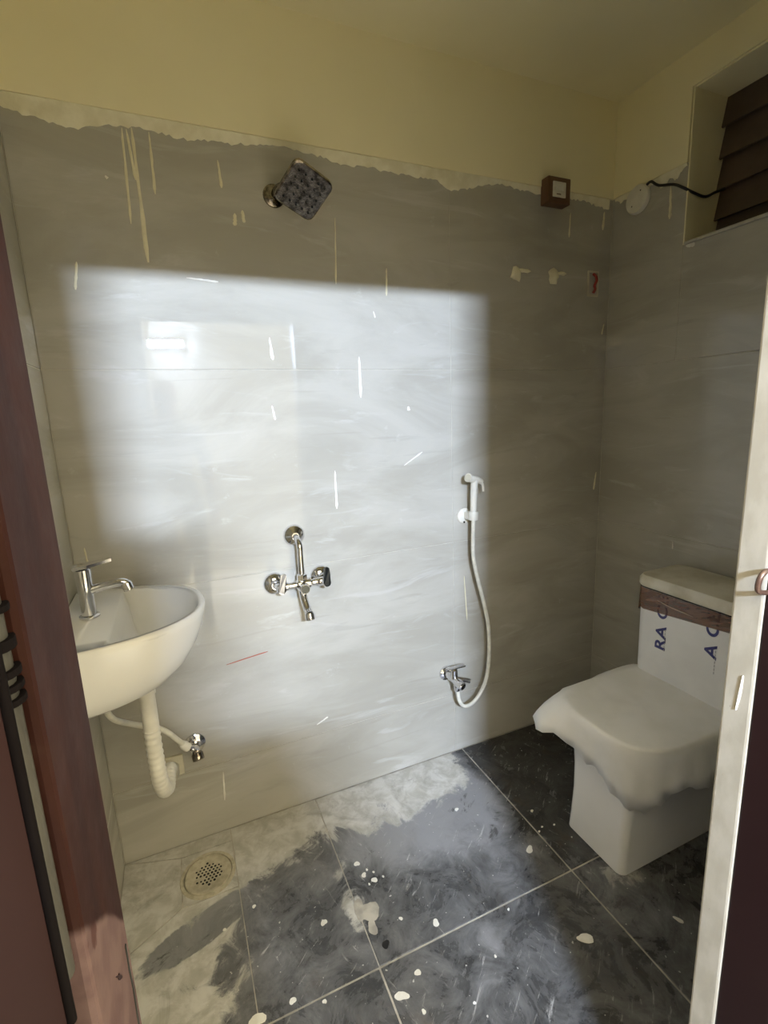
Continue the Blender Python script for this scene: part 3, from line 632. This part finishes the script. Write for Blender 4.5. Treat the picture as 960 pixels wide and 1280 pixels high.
bm = B(); L = [rrect(-0.115, TY, 0.104, 0.181, 0.032, 0.723, 6), rrect(-0.115, TY, 0.108, 0.185, 0.035, 0.730, 6), rrect(-0.115, TY, 0.108, 0.185, 0.035, 0.748, 6), rrect(-0.115, TY, 0.100, 0.177, 0.03, 0.760, 6), rrect(-0.115, TY, 0.06, 0.13, 0.03, 0.766, 6)]
rings(bm, L); obj('cistern_lid', bm, 'lid', to, smooth=True)
bm = B(); rings(bm, [rrect(-0.115, TY, 0.1035, 0.1805, 0.031, z, 6) for z in (0.7185, 0.7235)]); obj('lid_gap_shade', bm, 'hole', to)  # black ring painting the shadow line under the lid
# tape band round the top of the cistern
prof = rrect(-0.115, TY, 0.1032, 0.1802, 0.03, 0, 6); n = len(prof); bm = B(); L = []
for dz_, s in ((0.646, 1.0), (0.665, 1.004), (0.69, 1.002), (0.708, 1.004), (0.718, 1.004)):
    L.append([(-0.115 + (p[0]+0.115)*s, TY + (p[1]-TY)*s, dz_ + max(0, (0.718-dz_)/0.072)*(0.003*math.sin(i*1.3) + (-0.38-p[1])*0.09)) for i, p in enumerate(prof)])
rings(bm, L, False, False); obj('packing_tape', bm, 'tape', to, smooth=True)
bm = B(); tube(bm, [(-0.2195, -0.455, 0.692), (-0.2200, -0.50, 0.685), (-0.2200, -0.545, 0.683), (-0.2195, -0.575, 0.680)], 0.0018, 8, 4, lambda t: 0.3+math.sin(PI*t)); obj('tape_crease_highlight', bm, 'tapeshine', to, smooth=True)  # ridge in a paler colour, painting the highlight along a tape crease
bm = B(); prism(bm, [(-0.165, -0.372, 0.70), (-0.195, -0.3725, 0.70), (-0.197, -0.372, 0.63), (-0.168, -0.370, 0.622)], (0, 0.001, 0)); obj('tape_end', bm, 'tape', to)
# printed lettering, reading upwards on the front of the cistern
def lettering(txt, y0, z0, capsize, parent, sx=1.0):
    cu = bpy.data.curves.new('lettering', 'FONT'); cu.body = txt; cu.size = capsize/0.69; cu.offset = 0.0010; cu.extrude = 0.0003
    cu.space_character = 1.08
    ob = bpy.data.objects.new('tmp', cu); C.objects.link(ob)
    dg = bpy.context.evaluated_depsgraph_get(); me = bpy.data.meshes.new_from_object(ob.evaluated_get(dg))
    bpy.data.objects.remove(ob)
    for v in me.vertices:
        x, y, z = v.co; v.co = Vector((-0.2168 - z, y0 + y, z0 + x*sx))
    o = bpy.data.objects.new('lettering', me); C.objects.link(o); o.data.materials.clear(); me.materials.append(M['ink'])
    off = wloc(parent)
    for v in me.vertices: v.co -= off
    o.parent = parent; o['label'] = 'navy blue printed letters'
    return o
lettering('RA CE', -0.490, 0.528, 0.034, tk, 1.28); lettering('A CE', -0.648, 0.575, 0.034, tk, 1.28)
for yy in (-0.487, -0.645):
    for kz in range(7):
        bm = B(); box(bm, -0.2172, -0.2165, yy-0.002, yy, 0.530+kz*0.011, 0.537+kz*0.011); obj('small_print', bm, 'inkpale', tk)
# foam sheet laid over the seat
fo = B(); NT, cx, cy = 96, -0.387, TY
def seat_edge(th, k=1.0):
    c, s = math.cos(th), math.sin(th); p = 3.0 if c < 0 else 3.0 + 6.0*min(1, c*1.6)
    r = (abs(c/0.200)**p + abs(s/0.176)**p)**(-1/p)*k
    return Vector((cx + r*c, cy + r*s, 0)), Vector((c, s, 0))
def lerpk(keys, a):
    for (a0, v0), (a1, v1) in zip(keys, keys[1:]):
        if a0 <= a <= a1:
            t = (a-a0)/(a1-a0); t = t*t*(3-2*t); return tuple(p+(q-p)*t for p, q in zip(v0, v1))
    return keys[-1][1]
# angle (deg, 0 = towards cistern, 90 = back wall, 180 = front, 270 = door) -> how far the sheet hangs out, how far down
keys = [(0, (0.0, 0.002)), (30, (0.0, 0.003)), (45, (0.025, 0.004)), (70, (0.02, 0.006)), (100, (0.012, 0.012)), (122, (0.03, 0.022)), (138, (0.092, 0.080)), (146, (0.085, 0.105)), (156, (0.03, 0.092)), (166, (0.000, 0.105)), (180, (-0.014, 0.135)), (200, (-0.020, 0.170)),
        (222, (-0.036, 0.220)), (236, (-0.018, 0.165)), (250, (0.004, 0.120)), (280, (0.018, 0.12)), (305, (0.02, 0.11)), (322, (0.015, 0.06)), (338, (0.0, 0.006)), (360, (0.0, 0.002))]
Lp = []
for s in (0.0, 0.25, 0.5, 0.75, 0.9, 0.97):
    row = []
    for i in range(NT):
        p = seat_edge(2*PI*i/NT)[0]; q = max(s, 0.01)
        row.append(Vector((cx + (p.x-cx)*q, cy + (p.y-cy)*q, 0.4265 + 0.006*math.sin(5*2*PI*i/NT+1)*s*(1-s))))
    Lp.append(row)
for t in (0.0, 0.06, 0.16, 0.3, 0.5, 0.75, 1.0):
    row = []
    for i in range(NT):
        th = 2*PI*i/NT; p, d = seat_edge(th); o_, dn = lerpk(keys, math.degrees(th))
        wav = (0.004*math.sin(th*7 + 0.6) + 0.002*math.sin(th*19) + 0.0015*math.sin(th*37))*t*min(1, dn/0.06)
        hem = 1 + (0.05*math.sin(th*11)+0.035*math.sin(th*29+1))*(t == 1.0)
        out = 0.006*min(1, t/0.16)*min(1, dn/0.03) + o_*t + wav
        row.append(p + d*out + Vector((0, 0, 0.4255 - dn*hem*(t**1.25 if dn > 0.03 else t))))
    Lp.append(row)
rings(fo, Lp, True, False)
fs = obj('foam_sheet', fo, 'foam', None, (cx, cy, 0.4275), smooth='all'); tag(fs, 'white packing foam sheet draped over the toilet seat', 'foam sheet')
sm = fs.modifiers.new('solid', 'SOLIDIFY'); sm.thickness = 0.002; sm.offset = 1

# ------------------------------------------------------------------ electrical bits
sb = thing('switch_box', 'brown surface switch box with white insert at the tile top', 'switch', (-0.288, 0, 1.985))
bm = B(); box(bm, -0.336, -0.240, -0.040, -0.001, 1.985, 2.066, 0.004); obj('box', bm, 'brown', sb)
bm = B(); box(bm, -0.318, -0.264, -0.0440, -0.0395, 2.003, 2.050, 0.0015); sw = obj('insert', bm, 'switch', sb)
bm = B(); box(bm, -0.306, -0.276, -0.0470, -0.0438, 2.022, 2.042, 0.001); obj('rocker', bm, 'pvc', sw)
bm = B(); box(bm, -0.304, -0.286, -0.0448, -0.0438, 2.010, 2.013); obj('slot', bm, 'brown', sw)
cp = thing('round_cover', 'round white junction cover in the upper corner of the right wall', 'cover', (0, -0.112, 2.004))
bm = B(); lathe(bm, (-0.001, -0.112, 2.004), (-1, 0, 0), [(0.046, 0), (0.046, 0.008), (0.042, 0.013), (0.0, 0.015)], 32); obj('disc', bm, 'pvc', cp, smooth=True)
for dy_, dz_ in ((0.016, -0.018), (-0.016, 0.022)):
    bm = B(); lathe(bm, (-0.0135, -0.112+dy_, 2.004+dz_), (-1, 0, 0), [(0.003, 0), (0.0025, 0.0015)], 8); obj('screw', bm, 'wire', cp)
bm = B(); tube(bm, [(-0.010, -0.150, 2.036), (-0.018, -0.172, 2.034), (-0.016, -0.20, 2.012), (-0.012, -0.25, 1.995), (-0.012, -0.285, 1.972), (0.02, -0.300, 1.955), (0.07, -0.302, 1.950), (0.115, -0.302, 1.968), (0.135, -0.32, 1.975)], 0.0042, 8, 8)
tag(obj('black_cable', bm, 'wire', None, (0.0, -0.25, 1.95), smooth='all'), 'thin black cable from the round cover to the louvred opening', 'cable')
jb = thing('conduit_box', 'small recessed wall box with a red wire near the corner', 'wall box', (-0.086, 0, 1.715))
bm = B()
for b_ in ((-0.112, -0.106, 1.708, 1.796), (-0.066, -0.060, 1.708, 1.796), (-0.106, -0.066, 1.708, 1.714), (-0.106, -0.066, 1.790, 1.796)):
    box(bm, b_[0], b_[1], -0.006, -0.001, b_[2], b_[3])
obj('rim', bm, 'pvcg', jb)
bm = B(); box(bm, -0.106, -0.066, -0.0025, -0.001, 1.714, 1.790); obj('back_plate', bm, 'plaster', jb)
bm = B(); tube(bm, [(-0.086, -0.004, 1.786), (-0.081, -0.012, 1.776), (-0.078, -0.014, 1.762), (-0.084, -0.015, 1.752), (-0.088, -0.014, 1.742), (-0.082, -0.012, 1.732), (-0.084, -0.005, 1.720)], 0.0048, 8, 6); obj('red_wire', bm, 'red', jb, smooth='all')

# ------------------------------------------------------------------ floor drain
fd = thing('floor_drain', 'round perforated floor drain crusted with cement', 'drain', (-1.628, -0.143, 0))
bm = B(); lathe(bm, (-1.628, -0.143, 0.0), (0, 0, 1), [(0.066, 0), (0.064, 0.003), (0.056, 0.0035), (0.054, 0.0022), (0.0, 0.0022)], 36); gr = obj('grating', bm, 'cast', fd, smooth=True)
bm = B(); lathe(bm, (-1.628, -0.143, 0.0), (0, 0, 1), [(0.078, 0), (0.077, 0.0022), (0.068, 0.0024), (0.067, 0.0)], 36); obj('rim_ring', bm, 'cast', fd, smooth=True)
for i in range(-4, 5):
    for j in range(-4, 5):
        x, y = i*0.0105 + (0.005 if j % 2 else 0), j*0.0092
        if x*x + y*y < 0.038**2 and random.random() > 0.12:
            bm = B(); r = random.uniform(0.0026, 0.0038); lathe(bm, (-1.628+x, -0.143+y, 0.0022), (0, 0, 1), [(r, 0), (r, 0.0005)], 8); obj('drain_hole', bm, 'hole', gr)

# ------------------------------------------------------------------ person standing on the landing behind the camera (shades the lower wall)
def make_person(px, py):
    J = [((0, 0, .84), .125), ((0, 0, .96), .115), ((0, .01, 1.10), .125), ((0, 0, 1.22), .135), ((0, 0, 1.30), .085), ((0, .01, 1.37), .055), ((0, .02, 1.43), .075), ((0, .02, 1.51), .082), ((0, .01, 1.57), .055)]
    E_ = [(i, i+1) for i in range(8)]
    def add(p, r, frm): J.append((p, r)); E_.append((frm, len(J)-1)); return len(J)-1
    for s in (-1, 1):
        a = add((s*.085, 0, .78), .095, 0); a = add((s*.095, .01, .60), .078, a); a = add((s*.10, .015, .43), .058, a); a = add((s*.10, 0, .28), .055, a)
        a = add((s*.10, -.005, .09), .040, a); a = add((s*.105, .03, .045), .042, a); add((s*.115, .14, .035), .034, a)
        a = add((s*.15, 0, 1.24), .062, 3); a = add((s*.185, 0, 1.10), .048, a); a = add((s*.205, .005, .96), .040, a); a = add((s*.21, .06, .80), .033, a)
        a = add((s*.21, .085, .735), .026, a); pm = add((s*.207, .10, .69), .028, a)
        for k, ln in enumerate((.050, .060, .056, .044)):
            q = pm
            yy = .10 + (k-1.5)*.018
            q = add((s*.205, yy+.004, .655), .0095, q); q = add((s*.200, yy+.012, .655-ln*.55), .0088, q); add((s*.190, yy+.018, .655-ln), .0080, q)
        q = add((s*.190, .125, .700), .011, a); add((s*.178, .145, .672), .009, q)
    me = bpy.data.meshes.new('person'); me.from_pydata([j[0] for j in J], E_, [])
    o = bpy.data.objects.new('person', me); C.objects.link(o)
    md = o.modifiers.new('skin', 'SKIN'); md.use_smooth_shade = True
    for i, v in enumerate(me.skin_vertices[0].data):
        r = J[i][1]; v.radius = (r, r*(0.78 if i in (1, 2, 3, 4) else 1)); v.use_root = (i == 0)
    sd = o.modifiers.new('sub', 'SUBSURF'); sd.levels = 1; sd.render_levels = 1
    dg = bpy.context.evaluated_depsgraph_get(); m2 = bpy.data.meshes.new_from_object(o.evaluated_get(dg))
    bpy.data.objects.remove(o)
    for c in ('trousers', 'shirt', 'skin', 'hair', 'shoe'): m2.materials.append(M[c])
    for p in m2.polygons:
        z = p.center.z; x = abs(p.center.x); y = p.center.y
        k = 0 if z < .90 else 1
        if x > .165 and z < 1.02: k = 2
        if z > 1.335: k = 2
        if z > 1.535 or (z > 1.42 and y < -.01): k = 3
        if z < .075: k = 4
        p.material_index = k; p.use_smooth = True
    o = bpy.data.objects.new('person', m2); C.objects.link(o); o.location = (px, py, 0)
    return tag(o, 'person in plain shirt and dark trousers standing on the landing', 'person')
M['trousers'] = simple('dark_trousers', (0.05, 0.055, 0.08), None, 0.8, 0, 30); M['shirt'] = simple('grey_shirt', (0.30, 0.31, 0.33), None, 0.8, 0, 30)
M['skin'] = simple('brown_skin', (0.36, 0.20, 0.13), None, 0.5, 0, 20); M['hair'] = simple('black_hair', (0.015, 0.013, 0.012), None, 0.5, 0, 60); M['shoe'] = simple('dark_shoe', (0.04, 0.035, 0.03), None, 0.5, 0, 20)
make_person(-1.60, -1.83)
